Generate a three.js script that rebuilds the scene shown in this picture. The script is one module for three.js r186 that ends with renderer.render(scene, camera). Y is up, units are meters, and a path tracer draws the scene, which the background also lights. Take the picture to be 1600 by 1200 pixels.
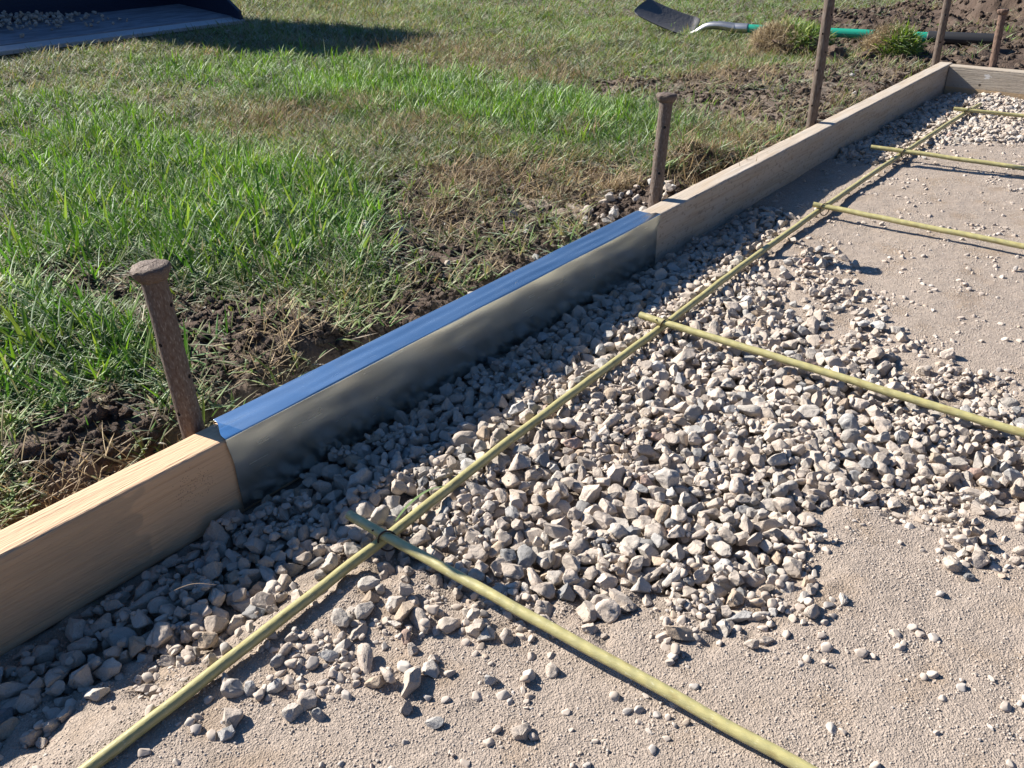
import * as THREE from 'three';
import { mergeGeometries, mergeVertices, toCreasedNormals } from 'three/addons/utils/BufferGeometryUtils.js';
import { Brush, Evaluator, SUBTRACTION } from 'three-bvh-csg';
import { createNoise2D, createNoise3D } from 'simplex-noise';

// ---------------------------------------------------------------- camera, sky, sun, exposure
const scene = new THREE.Scene();
const camera = new THREE.PerspectiveCamera(48.12, 4 / 3, 0.02, 400);
camera.position.set(0.7301, 0.5910, 0.4134);
camera.rotation.set(-0.51740, 0.67555, -0.01390, 'YXZ');
camera.updateMatrixWorld(true); camera.updateProjectionMatrix();

const SUN = new THREE.Vector3(-1.45, 1, 0.28).normalize();
function makeSky() {
  const w = 512, h = 256, data = new Float32Array(w * h * 4), d = new THREE.Vector3();
  for (let j = 0; j < h; j++) for (let i = 0; i < w; i++) {
    const lat = (j + 0.5) / h * Math.PI - Math.PI / 2, lon = ((i + 0.5) / w - 0.5) * 2 * Math.PI;
    d.set(Math.cos(lat) * Math.cos(lon), Math.sin(lat), Math.cos(lat) * Math.sin(lon));
    // CIE clear sky: paler and brighter towards the horizon and towards the sun
    const up = Math.max(0.02, d.y), g = Math.acos(Math.min(1, d.dot(SUN)));
    const ind = 0.91 + 10 * Math.exp(-3 * g) + 0.45 * Math.cos(g) ** 2, grad = 1 - Math.exp(-0.32 / up), s = ind * grad / 0.44;
    const pale = Math.min(1, 0.85 * Math.pow(1 - up, 4) + 0.5 * Math.exp(-5 * g)), k = (j * w + i) * 4;
    data[k] = s * (0.15 * (1 - pale) + 0.42 * pale);
    data[k + 1] = s * (0.41 * (1 - pale) + 0.52 * pale);
    data[k + 2] = s * (1.02 * (1 - pale) + 0.66 * pale);
    data[k + 3] = 1;
  }
  const tx = new THREE.DataTexture(data, w, h, THREE.RGBAFormat, THREE.FloatType);
  tx.mapping = THREE.EquirectangularReflectionMapping; tx.magFilter = tx.minFilter = THREE.LinearFilter; tx.needsUpdate = true;
  return tx;
}
scene.background = makeSky(); scene.environment = scene.background;
scene.backgroundIntensity = 0.118; scene.environmentIntensity = 0.118;
const sun = new THREE.DirectionalLight(new THREE.Color().setRGB(1.0, 0.93, 0.82), 5.0);
sun.position.copy(SUN).multiplyScalar(12); sun.target.position.set(-1, 0, -1.5); sun.position.add(sun.target.position);
sun.castShadow = true; sun.shadow.radius = 1; sun.shadow.mapSize.set(4096, 4096);
Object.assign(sun.shadow.camera, { left: -6, right: 6, top: 6, bottom: -6, near: 0.5, far: 40 });
scene.add(sun, sun.target);
const renderer = new THREE.WebGLRenderer({ antialias: true });
renderer.toneMapping = THREE.LinearToneMapping; renderer.toneMappingExposure = 2.2;
renderer.shadowMap.enabled = true; renderer.setSize(1024, 768);

// ---------------------------------------------------------------- helpers
function rngOf(seed) { let a = seed >>> 0; return () => { a |= 0; a = a + 0x6D2B79F5 | 0; let t = Math.imul(a ^ a >>> 15, 1 | a); t = t + Math.imul(t ^ t >>> 7, 61 | t) ^ t; return ((t ^ t >>> 14) >>> 0) / 4294967296; }; }
const R = rngOf(7), n2 = createNoise2D(rngOf(11)), n3 = createNoise3D(rngOf(12));
const fbm = (x, y, o = 4, l = 2.1, g = 0.5) => { let s = 0, a = 1, t = 0; for (let i = 0; i < o; i++) { s += a * n2(x, y); t += a; x = x * l + 17.3; y = y * l - 9.1; a *= g; } return s / t; };
const sstep = (a, b, x) => { const t = Math.min(1, Math.max(0, (x - a) / (b - a))); return t * t * (3 - 2 * t); };
const lerp = (a, b, t) => a + (b - a) * t, mix3 = (a, b, t) => [lerp(a[0], b[0], t), lerp(a[1], b[1], t), lerp(a[2], b[2], t)];
const V = (x, y, z) => new THREE.Vector3(x, y, z);
const lin = (r, g, b) => new THREE.Color().setRGB(r, g, b);
const std = (c, roughness = 0.9, more = {}) => new THREE.MeshStandardMaterial({ color: lin(...c), roughness, ...more });
function shade(o) { o.castShadow = o.receiveShadow = true; return o; }
const taken = {};
function numbered(n) { const k = taken[n] = (taken[n] ?? -1) + 1; return k ? `${n}_${String(k).padStart(3, '0')}` : n; }
function tag(o, label, category, group, kind) { Object.assign(o.userData, { label, category }); if (group) o.userData.group = group; if (kind) o.userData.kind = kind; return o; }
function thing(name, label, category, p = [0, 0, 0], group) { const g = new THREE.Group(); g.name = numbered(name); g.position.set(...p); scene.add(g); return tag(g, label, category, group); }
function part(name, geo, mat, parent) { const m = shade(new THREE.Mesh(geo, mat)); m.name = name; parent.add(m); return m; }
function instanced(name, geo, mat, list, parent, colour = true) {
  const m = shade(new THREE.InstancedMesh(geo, mat, list.length)); m.name = name;
  const c = new THREE.Color();
  list.forEach((it, i) => { m.setMatrixAt(i, it.m); if (colour) m.setColorAt(i, c.setRGB(...it.c)); });
  m.frustumCulled = false; m.userData.kind = 'stuff'; parent.add(m); return m;
}
function dataTex(w, h, fn, srgb = false) {
  const d = new Uint8Array(w * h * 4), to = v => { v = Math.min(1, Math.max(0, v)); return 255 * (srgb ? (v <= 0.0031308 ? v * 12.92 : 1.055 * v ** (1 / 2.4) - 0.055) : v); };
  for (let j = 0; j < h; j++) for (let i = 0; i < w; i++) { const c = fn((i + 0.5) / w, (j + 0.5) / h, i, j), k = (j * w + i) * 4; d[k] = to(c[0]); d[k + 1] = to(c[1]); d[k + 2] = to(c[2]); d[k + 3] = 255; }
  const t = new THREE.DataTexture(d, w, h, THREE.RGBAFormat); t.wrapS = t.wrapT = THREE.RepeatWrapping; t.magFilter = THREE.LinearFilter; t.minFilter = THREE.LinearMipmapLinearFilter; t.generateMipmaps = true;
  if (srgb) t.colorSpace = THREE.SRGBColorSpace; t.needsUpdate = true; return t;
}
// tileable value noise for small repeating maps
function tileNoise(seed, n) { const r = rngOf(seed), a = Array.from({ length: n * n }, r); return (u, v) => { u = ((u % 1) + 1) % 1 * n; v = ((v % 1) + 1) % 1 * n; const i = Math.floor(u), j = Math.floor(v), f = u - i, g = v - j, s = f * f * (3 - 2 * f), t = g * g * (3 - 2 * g), A = (x, y) => a[(y % n) * n + x % n]; return lerp(lerp(A(i, j), A(i + 1, j), s), lerp(A(i, j + 1), A(i + 1, j + 1), s), t); }; }
function dist2poly(p, x, z) {   // signed distance in metres, positive inside
  let inside = false, d = 1e9;
  for (let i = 0, j = p.length - 1; i < p.length; j = i++) {
    const [ax, az] = p[j], [bx, bz] = p[i], ex = bx - ax, ez = bz - az, t = Math.min(1, Math.max(0, ((x - ax) * ex + (z - az) * ez) / (ex * ex + ez * ez)));
    d = Math.min(d, Math.hypot(x - ax - t * ex, z - az - t * ez));
    if ((az > z) !== (bz > z) && x < (bx - ax) * (z - az) / (bz - az) + ax) inside = !inside;
  }
  return inside ? d : -d;
}
function zone(list, x, z, soft, grow = 0) { let m = -1; for (const p of list) m = Math.max(m, dist2poly(p, x, z)); return sstep(-soft, soft, m + grow); }
const pv = V(0, 0, 0);
function inView(x, y, z, margin) { pv.set(x, y, z).applyMatrix4(camera.matrixWorldInverse); if (pv.z > -0.05) return false; pv.applyMatrix4(camera.projectionMatrix); return Math.abs(pv.x) < margin && Math.abs(pv.y) < margin; }
camera.matrixWorldInverse.copy(camera.matrixWorld).invert();
const camDist = (x, y, z) => Math.hypot(x - camera.position.x, y - camera.position.y, z - camera.position.z);

// plan outlines, in metres, of what grows or lies where (x across the form, z along it)
const ZONES = {lush: [[[-2.271, -0.78], [-1.982, -0.981], [-1.358, -0.862], [-0.971, -0.828], [-0.655, -0.8], [-0.416, -0.667], [-0.283, -0.469], [-0.325, -0.37], [-0.419, -0.269], [-0.516, -0.229], [-0.643, -0.201], [-0.689, -0.067]], [[-2.574, -1.367], [-2.375, -1.626], [-2.133, -1.899], [-1.473, -1.994], [-0.856, -1.907], [-0.502, -1.773], [-0.32, -1.517], [-0.276, -1.327], [-0.428, -1.288], [-0.752, -1.292], [-0.968, -1.182], [-1.471, -1.222], [-2.058, -1.182]], [[-0.767, -0.042], [-0.642, -0.168], [-0.393, -0.142], [-0.215, -0.127], [-0.115, -0.077], [-0.182, 0.012], [-0.163, 0.1], [-0.215, 0.187]], [[-0.385, -1.639], [-0.287, -1.665], [-0.147, -1.49], [-0.095, -1.179], [-0.169, -1.242]]], medium: [[[-0.338, -0.394], [-0.274, -0.475], [-0.148, -0.381], [-0.058, -0.246], [-0.105, -0.21]], [[-1.108, -2.715], [-1.018, -3.195], [-0.672, -3.311], [-0.414, -2.665], [-0.584, -2.33], [-0.817, -2.315]], [[-5.124, -4.537], [-1.839, -6.353], [-0.822, -3.686], [-1.193, -2.758], [-1.922, -2.491]], [[-1.605, -6.482], [-1.147, -6.735], [-0.631, -4.769], [-0.867, -4.485]]], soil: [[[-0.589, -0.849], [-0.53, -1.077], [-0.341, -1.213], [-0.184, -1.201], [-0.058, -1.023], [-0.021, -0.698], [-0.072, -0.527], [-0.196, -0.499], [-0.367, -0.595]], [[-0.403, -0.191], [-0.321, -0.281], [-0.207, -0.309], [-0.088, -0.223], [-0.097, -0.14], [-0.162, -0.091], [-0.282, -0.123]], [[-0.903, -1.976], [-0.804, -2.208], [-0.595, -2.351], [-0.392, -2.726], [-0.096, -3.206], [-0.023, -3.007], [-0.061, -1.868], [-0.112, -1.665], [-0.32, -1.729], [-0.493, -1.905], [-0.672, -1.914]], [[-1.035, -4.057], [-0.668, -4.676], [-0.676, -8.458], [0.348, -3.257], [-0.041, -2.995], [-0.494, -3.123]], [[-0.269, 0.077], [-0.217, -0.0], [-0.118, 0.033], [-0.115, 0.111], [-0.172, 0.139]], [[-0.693, -0.13], [-0.557, -0.231], [-0.439, -0.192], [-0.52, -0.103]]], straw: [[-2.433, -1.551, 0.12], [-0.363, -1.071, 0.12], [-0.456, -0.945, 0.09], [-0.209, -1.124, 0.1], [-0.114, -1.331, 0.12], [-0.161, -1.553, 0.14], [-0.111, -0.891, 0.05], [-0.899, -1.231, 0.12], [-0.511, -1.422, 0.06], [-1.498, -2.092, 0.3], [-1.252, -1.071, 0.12], [-1.199, -1.305, 0.12], [-0.103, 0.159, 0.05], [-0.082, 0.107, 0.05], [-0.071, 0.054, 0.05], [-0.071, 0.014, 0.04], [-0.673, -2.82, 0.12], [-1.055, -2.008, 0.25], [-0.146, -0.179, 0.05], [-0.371, -0.77, 0.08], [-0.567, -2.342, 0.2], [-1.982, -2.135, 0.3]]};
const GRAVEL = {dense: [[[-0.039, -0.22], [0.02, -0.957], [0.136, -1.064], [0.272, -0.891], [0.383, -0.77], [0.531, -0.76], [0.681, -0.766], [0.718, -0.554], [0.602, -0.481], [0.519, -0.373], [0.545, -0.289], [0.52, -0.18], [0.487, -0.155], [0.441, -0.151], [0.387, -0.078], [0.264, -0.061], [0.216, -0.036], [0.164, 0.004], [0.154, 0.091], [0.145, 0.188], [0.095, 0.304], [0.058, 0.386], [-0.012, 0.362], [0.008, 0.265], [0.001, 0.001]], [[0.009, -0.929], [0.015, -1.331], [0.087, -1.331], [0.17, -0.99], [0.128, -0.784]], [[-0.118, -1.904], [0.022, -2.807], [0.302, -2.939], [0.416, -2.285], [0.164, -2.079], [0.154, -1.841], [0.055, -1.806]]], sparse: [[[0.216, -0.036], [0.382, -0.084], [0.435, -0.001], [0.421, 0.051], [0.346, 0.093], [0.266, 0.163], [0.21, 0.199], [0.197, 0.11]], [[0.599, -0.493], [0.713, -0.581], [0.742, -0.416], [0.692, -0.378], [0.622, -0.411]], [[0.17, -0.99], [0.233, -1.199], [0.452, -0.877], [0.64, -0.82], [0.661, -0.712], [0.398, -0.731]], [[0.436, -0.147], [0.526, -0.338], [0.582, -0.26], [0.552, -0.154], [0.506, -0.119]]]};


// ---------------------------------------------------------------- ground shapes
const HB = 0.082, WB = 0.041, ZE = -2.844;      // board height, width, inner face of the end board
const bareMemo = new Map();
function bare(x, z) {   // 1 where the turf is gone
  const w = 0.03 * n2(x * 9, z * 9) + 0.022 * n2(x * 26 + 5, z * 26);
  let s = zone(ZONES.soil, x + w, z + w * 0.7, 0.028, 0.036);
  if (x > -0.25 && z > -1.9) s = Math.max(s, (z > -0.3 ? sstep(-0.15, -0.105, x + w * 1.6) : sstep(-0.2, -0.15, x + w * 1.4)));
  if (z < -2.86 && x > -0.25) s = Math.max(s, sstep(-0.25, -0.1, x + w * 2));
  return s;
}
const lush = (x, z) => { const w = 0.07 * n2(x * 7 + 3, z * 7) + 0.03 * n2(x * 22, z * 22); return zone(ZONES.lush, x + w, z - w, 0.06); };
const medium = (x, z) => { const w = 0.1 * n2(x * 5 + 3, z * 5); return zone(ZONES.medium, x + w, z - w, 0.1); };
const strawAt = (x, z) => { let s = 0; for (const [a, b, r] of ZONES.straw) { const d = Math.hypot(x - a, z - b) / r; if (d < 2) s = Math.max(s, Math.exp(-d * d * 1.3)); } return s; };
function mound(x, z) {   // heap of dug soil behind the end board
  const d = Math.hypot((x - 0.95) / 1.5, (z + 5.0) / 1.45), w = 0.1 * n2(x * 2, z * 2);
  let h = 0.85 * sstep(1.08, 0.1, d + w);
  // cleat prints of a rubber track running over its near slope
  const u = (x - 0.05) * 0.86 + (z + 4.3) * -0.5, v = (x - 0.05) * 0.5 + (z + 4.3) * 0.86;
  if (Math.abs(v) < 0.17 && u > -0.5 && u < 1.2) h += 0.028 * sstep(0.17, 0.12, Math.abs(v)) * sstep(0.15, 0.5, Math.abs(((u / 0.13) % 1 + 1) % 1 - 0.5) * 2) - 0.014;
  return h;
}
function lawnH(x, z, fine = true) {
  if (x > -0.012 && z > ZE - 0.012) return -0.2;
  const far = sstep(3, 9, Math.hypot(x, z + 1));
  let h = 0.058 + 0.012 * n2(x * 0.9 + 4, z * 0.9) + 0.006 * n2(x * 3.3, z * 3.3) + far * 0.06 * n2(x * 0.1, z * 0.1);
  h -= sstep(-0.13, -0.06, x) * sstep(-0.5, -0.1, z) * (0.045 + 0.012 * n2(x * 14, z * 14));          // narrow trench left along the near board
  h -= sstep(-0.1, -0.05, x) * 0.018 * sstep(-3, -2.7, z);
  h += 0.034 * Math.exp(-(((x + 0.2) / 0.1) ** 2 + ((z + 0.215) / 0.08) ** 2));                       // low hump of loose soil
  h += 0.03 * Math.exp(-(((x + 0.16) / 0.06) ** 2 + ((z + 1.36) / 0.07) ** 2)) - 0.035 * Math.exp(-(((x + 0.085) / 0.045) ** 2 + ((z + 1.27) / 0.06) ** 2));  // lifted turf edge and the hollow below it
  h += mound(x, z);
  if (fine) {
    const b = bare(x, z);
    h += (0.0022 + 0.0065 * b * (z < -1.5 && z > -2.85 ? 0.6 : 1)) * fbm(x * 24, z * 24, 3) + 0.004 * b * Math.abs(n2(x * 60, z * 60));
    if (z < -2.95 && x > -0.9) h += b * (0.026 * fbm(x * 7, z * 7, 4) + 0.008 * Math.abs(n2(x * 19, z * 19)));
  }
  return h;
}
const gravelDense = (x, z) => { const w = 0.025 * n2(x * 14, z * 14) + 0.012 * n2(x * 40, z * 40); return zone(GRAVEL.dense, x + w, z + w, 0.042); };
const gravelFringe = (x, z) => { const w = 0.03 * n2(x * 15 + 4, z * 15); return zone(GRAVEL.dense, x + w, z + w, 0.075); };
const gravelSparse = (x, z) => { const w = 0.03 * n2(x * 12, z * 12); return zone(GRAVEL.sparse, x + w, z + w, 0.03); };
const sag = (x, z) => 0.010 * sstep(0.185, 0.13, x) * sstep(-0.25, 0.12, z);
function bedH(x, z, fine = true) {
  const d = gravelDense(x, z);
  let h = -0.013 * d + 0.003 * n2(x * 3.1, z * 3.1) - 0.006 * sstep(0.13, 0.02, x) - sag(x, z);
  for (const [x0, k] of [[0.672, 0.35], [0.70, 0.5], [0.742, 0.2]]) if (fine && z > -0.36 && z < -0.1) h -= 0.0022 * Math.exp(-(((x - x0 - k * (z + 0.25) - 1.8 * (z + 0.25) ** 2) / 0.0045) ** 2)) * sstep(-0.36, -0.3, z) * (0.5 + 0.5 * n2(z * 30, x0 * 90));   // faint scrape marks
  if (fine) h += (0.0015 * fbm(x * 18, z * 18, 3) + 0.0004 * fbm(x * 90, z * 90, 2)) * (1 - 0.4 * d);
  return h;
}
function sheet(xs, zs, hf, cf, uvScale = 1) {
  const nx = xs.length, nz = zs.length, pos = new Float32Array(nx * nz * 3), col = new Float32Array(nx * nz * 3), uv = new Float32Array(nx * nz * 2), idx = new Uint32Array((nx - 1) * (nz - 1) * 6);
  let k = 0;
  for (let j = 0; j < nz; j++) for (let i = 0; i < nx; i++, k++) { const x = xs[i], z = zs[j], c = cf(x, z); pos.set([x, hf(x, z), z], k * 3); col.set(c, k * 3); uv.set([x * uvScale, z * uvScale], k * 2); }
  k = 0;
  for (let j = 0; j < nz - 1; j++) for (let i = 0; i < nx - 1; i++) { const a = j * nx + i; idx.set([a, a + nx, a + 1, a + 1, a + nx, a + nx + 1], k); k += 6; }
  const g = new THREE.BufferGeometry(); g.setAttribute('position', new THREE.BufferAttribute(pos, 3)); g.setAttribute('color', new THREE.BufferAttribute(col, 3)); g.setAttribute('uv', new THREE.BufferAttribute(uv, 2)); g.setIndex(new THREE.BufferAttribute(idx, 1)); g.computeVertexNormals(); return g;
}
function axis(...segs) { const o = []; for (const [a, b, s] of segs) { const n = Math.max(1, Math.round((b - a) / s)); for (let i = 0; i < n; i++) o.push(a + (b - a) * i / n); } o.push(segs.at(-1)[1]); return o; }

const tA = tileNoise(1, 16), tB = tileNoise(2, 48), tC = tileNoise(3, 128), tD = tileNoise(4, 6);
const grainTex = dataTex(512, 512, (u, v) => { const a = 0.3 * tA(u, v) + 0.32 * tB(u, v) + 0.38 * tC(u, v); return [a, a, a]; });
const soilTint = dataTex(512, 512, (u, v) => { const a = 0.72 + 0.34 * (0.5 * tB(v, u) + 0.5 * tC(u, v) - 0.25); return [a, a, a * 0.985]; }, true);

// lawn and dug soil, one sheet out to the horizon
const FINES = [0.405, 0.335, 0.278];
const SOIL = [0.088, 0.058, 0.042], DRY = [0.195, 0.15, 0.115], THATCH = [0.095, 0.082, 0.036];
const groundMat = new THREE.MeshStandardMaterial({ vertexColors: true, roughness: 0.97, map: soilTint, bumpMap: grainTex, bumpScale: 0.004 });
const lawn = shade(new THREE.Mesh(sheet(
  axis([-90, -20, 7], [-20, -7, 0.6], [-7, -3.2, 0.08], [-3.2, -0.06, 0.0125], [-0.06, 0.02, 0.01], [0.02, 1.2, 0.03], [1.2, 8, 0.3], [8, 90, 8]),
  axis([-90, -20, 7], [-20, -8, 0.6], [-8, -5.8, 0.06], [-5.8, -2.87, 0.02], [-2.87, -2.84, 0.008], [-2.84, 0.45, 0.0125], [0.45, 3, 0.15], [3, 20, 1], [20, 90, 8]),
  lawnH, (x, z) => {
    const b = bare(x, z), dr = z < -2.95 ? 0.12 * sstep(0, 0.6, fbm(x * 4, z * 4, 3)) : z < -1.5 ? sstep(-0.7, 0.3, fbm(x * 4, z * 4, 3)) : 0.6 * sstep(-0.1, 0.6, fbm(x * 4, z * 4, 3));
    const c = mix3(mix3(THATCH, SOIL, sstep(-0.1, 0.5, fbm(x * 13, z * 13, 3)) * 0.8), mix3(mix3(SOIL, DRY, dr), FINES, 0.75 * b * sstep(0.9, 0.2, Math.hypot((x + 0.27) / 0.17, (z + 0.95) / 0.16) + 0.45 * fbm(x * 22, z * 22, 3))), b);
    const k = 0.85 + 0.3 * (fbm(x * 40, z * 40, 2) * 0.5 + 0.5); return [c[0] * k, c[1] * k, c[2] * k];
  }, 3.3), groundMat));
lawn.name = 'lawn_ground'; scene.add(lawn);
tag(lawn, 'brown soil and thatch ground under the torn lawn beside the form', 'ground', null, 'structure');

// compacted base inside the form
const tE = tileNoise(6, 320), tF = tileNoise(7, 220);
const finesBump = dataTex(1024, 1024, (u, v) => { const a = 0.12 * tB(u, v) + 0.28 * tC(u, v) + 0.3 * tE(u, v) + 0.3 * tF(v, u); return [a, a, a]; });
const bedTint = dataTex(1024, 1024, (u, v) => { const s = tC(u, v), a = 0.82 + 0.16 * (tB(u, v) - 0.5) + 0.16 * (s - 0.5) + 0.24 * (tF(u, v) - 0.5) + 0.2 * (tE(v, u) - 0.5); return [a, a * 0.99, a * 0.975]; }, true);
const bedMat = new THREE.MeshStandardMaterial({ vertexColors: true, roughness: 0.95, map: bedTint, bumpMap: finesBump, bumpScale: 0.002 });
const bed = shade(new THREE.Mesh(sheet(axis([-0.02, 0.95, 0.0055], [0.95, 6, 0.12]), axis([ZE - 0.02, -1.4, 0.008], [-1.4, 0.45, 0.0055], [0.45, 3, 0.15]), bedH, (x, z) => {
  const d = gravelDense(x, z), p = sstep(0.05, 0.6, fbm(x * 7 + 9, z * 7, 4)), k = 0.93 + 0.1 * fbm(x * 60, z * 60, 2);
  const c = mix3(mix3(FINES, [0.33, 0.245, 0.17], p * 0.6), [0.27, 0.22, 0.175], d * 0.8); return [c[0] * k, c[1] * k, c[2] * k];
}, 4.1), bedMat));
bed.name = 'gravel_base'; scene.add(bed);
tag(bed, 'compacted tan gravel base with loose crushed stone inside the form', 'ground', null, 'structure');

// where the rods lie, so that the stones settle under them
const LONG = [[0.2083, 0.0058, 0.4742], [0.1997, 0.0065, 0.2817], [0.1931, 0.007, 0.1336], [0.1862, 0.009, -0.053], [0.1753, 0.0105, -0.3034], [0.1672, 0.012, -0.6741], [0.1571, 0.012, -0.9621], [0.1519, 0.0125, -1.3729], [0.1519, 0.0125, -1.9226], [0.1601, 0.012, -2.503], [0.1656, 0.012, -2.6168]];
const CROSS = [
  ['near the leaning stake, tied on top of the long rod', [0.1400, -0.0438], [0.1965, -0.0442], [0.6351, -0.0542], 0.0200, 0.0085],
  ['lying over the loose stone beside the middle of the sheet metal', [0.1311, -0.6528], [0.1781, -0.653], [0.668, -0.6602], 0.0232, 0.013],
  ['next beyond the far end of the sheet metal', [0.1397, -1.3316], [0.1631, -1.3350], [0.5344, -1.3372], 0.0237, 0.019],
  ['crossing opposite the tall grey stake', [0.0803, -1.8630], [0.1631, -1.8740], [0.4254, -1.8959], 0.0237, 0.019],
  ['closest to the end board, at the tip of the long rod', [0.1292, -2.4442], [0.1711, -2.4540], [0.3096, -2.491], 0.0232, 0.018]];
function underRod(x, z) {
  let d = 1; for (let i = 1; i < LONG.length; i++) if (z <= LONG[i - 1][2] && z >= LONG[i][2]) d = Math.abs(x - lerp(LONG[i - 1][0], LONG[i][0], (z - LONG[i - 1][2]) / (LONG[i][2] - LONG[i - 1][2])));
  for (const [, a, c, b] of CROSS) if (x > a[0] - 0.01) d = Math.min(d, Math.abs(z - lerp(c[1], b[1], (x - c[0]) / (b[0] - c[0]))) + 0.004);
  return d;
}
// ---------------------------------------------------------------- crushed stone
const stoneTexture = dataTex(256, 256, (u, v) => { const a = 0.45 * tA(u, v) + 0.3 * tB(u, v) + 0.25 * tC(u, v); return [a, a, a]; });
const stoneTint = dataTex(256, 256, (u, v) => { const a = 0.93 + 0.28 * (tB(u, v) - 0.5) + 0.26 * (tC(v, u) - 0.5); return [a, a * 0.992, a * 0.98]; }, true);
const stoneMat = std([1, 1, 1], 0.93, { map: stoneTint, bumpMap: stoneTexture, bumpScale: 0.0008 });
const chipMat = std([1, 1, 1], 0.95);
function stoneGeo(seed, detail, cuts = 11, rough = 0.07) {   // unit-radius crushed stone: a lump cut by planes
  const r = rngOf(seed), off = r() * 50, g = mergeVertices(new THREE.IcosahedronGeometry(1, detail).deleteAttribute('normal').deleteAttribute('uv'));
  const planes = []; for (let i = 0; i < cuts; i++) planes.push([V(r() * 2 - 1, r() * 2 - 1, r() * 2 - 1).normalize(), 0.46 + 0.3 * r()]);
  const p = g.attributes.position, v = V(0, 0, 0), uv = new Float32Array(p.count * 2);
  for (let i = 0; i < p.count; i++) {
    v.fromBufferAttribute(p, i).normalize();
    uv.set([Math.atan2(v.z, v.x) / 6.283 * 2, Math.acos(v.y) / 3.1416], i * 2);
    const q = v.clone();
    for (let pass = 0; pass < 2; pass++) for (const [n, d] of planes) { const e = v.dot(n) - d; if (e > 0) v.addScaledVector(n, -e * 0.985); }
    v.multiplyScalar(1 + rough * n3(q.x * 1.6 + off, q.y * 1.6, q.z * 1.6) + rough * 0.45 * n3(q.x * 4.5 + off, q.y * 4.5, q.z * 4.5) + rough * 0.22 * n3(q.x * 11, q.y * 11 + off, q.z * 11));
    p.setXYZ(i, v.x, v.y, v.z);
  }
  g.setAttribute('uv', new THREE.BufferAttribute(uv, 2));
  g.computeVertexNormals(); return g;
}
const stoneShapes = Array.from({ length: 14 }, (_, i) => stoneGeo(100 + i, 6, 12 + i % 6, 0.075));
const pebbleShapes = Array.from({ length: 6 }, (_, i) => stoneGeo(200 + i, 2, 8, 0.08));
const grainShapes = Array.from({ length: 4 }, (_, i) => stoneGeo(300 + i, 0, 5, 0.1));
function stoneColour(r) {
  const k = 0.82 + 0.32 * r(), t = r();
  const c = t < 0.66 ? [0.495, 0.425, 0.36] : t < 0.86 ? [0.48, 0.435, 0.385] : t < 0.94 ? [0.42, 0.405, 0.385] : t < 0.98 ? [0.44, 0.35, 0.265] : t < 0.988 ? [0.43, 0.31, 0.255] : [0.27, 0.265, 0.26];
  return [c[0] * k, c[1] * k, c[2] * k];
}
const eul = new THREE.Euler(), quat = new THREE.Quaternion(), scl = V(1, 1, 1);
function pose(x, y, z, rx, ry, rz, sx, sy, sz) { return new THREE.Matrix4().compose(V(x, y, z), quat.setFromEuler(eul.set(rx, ry, rz, 'YXZ')), scl.set(sx, sy, sz)); }
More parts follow.
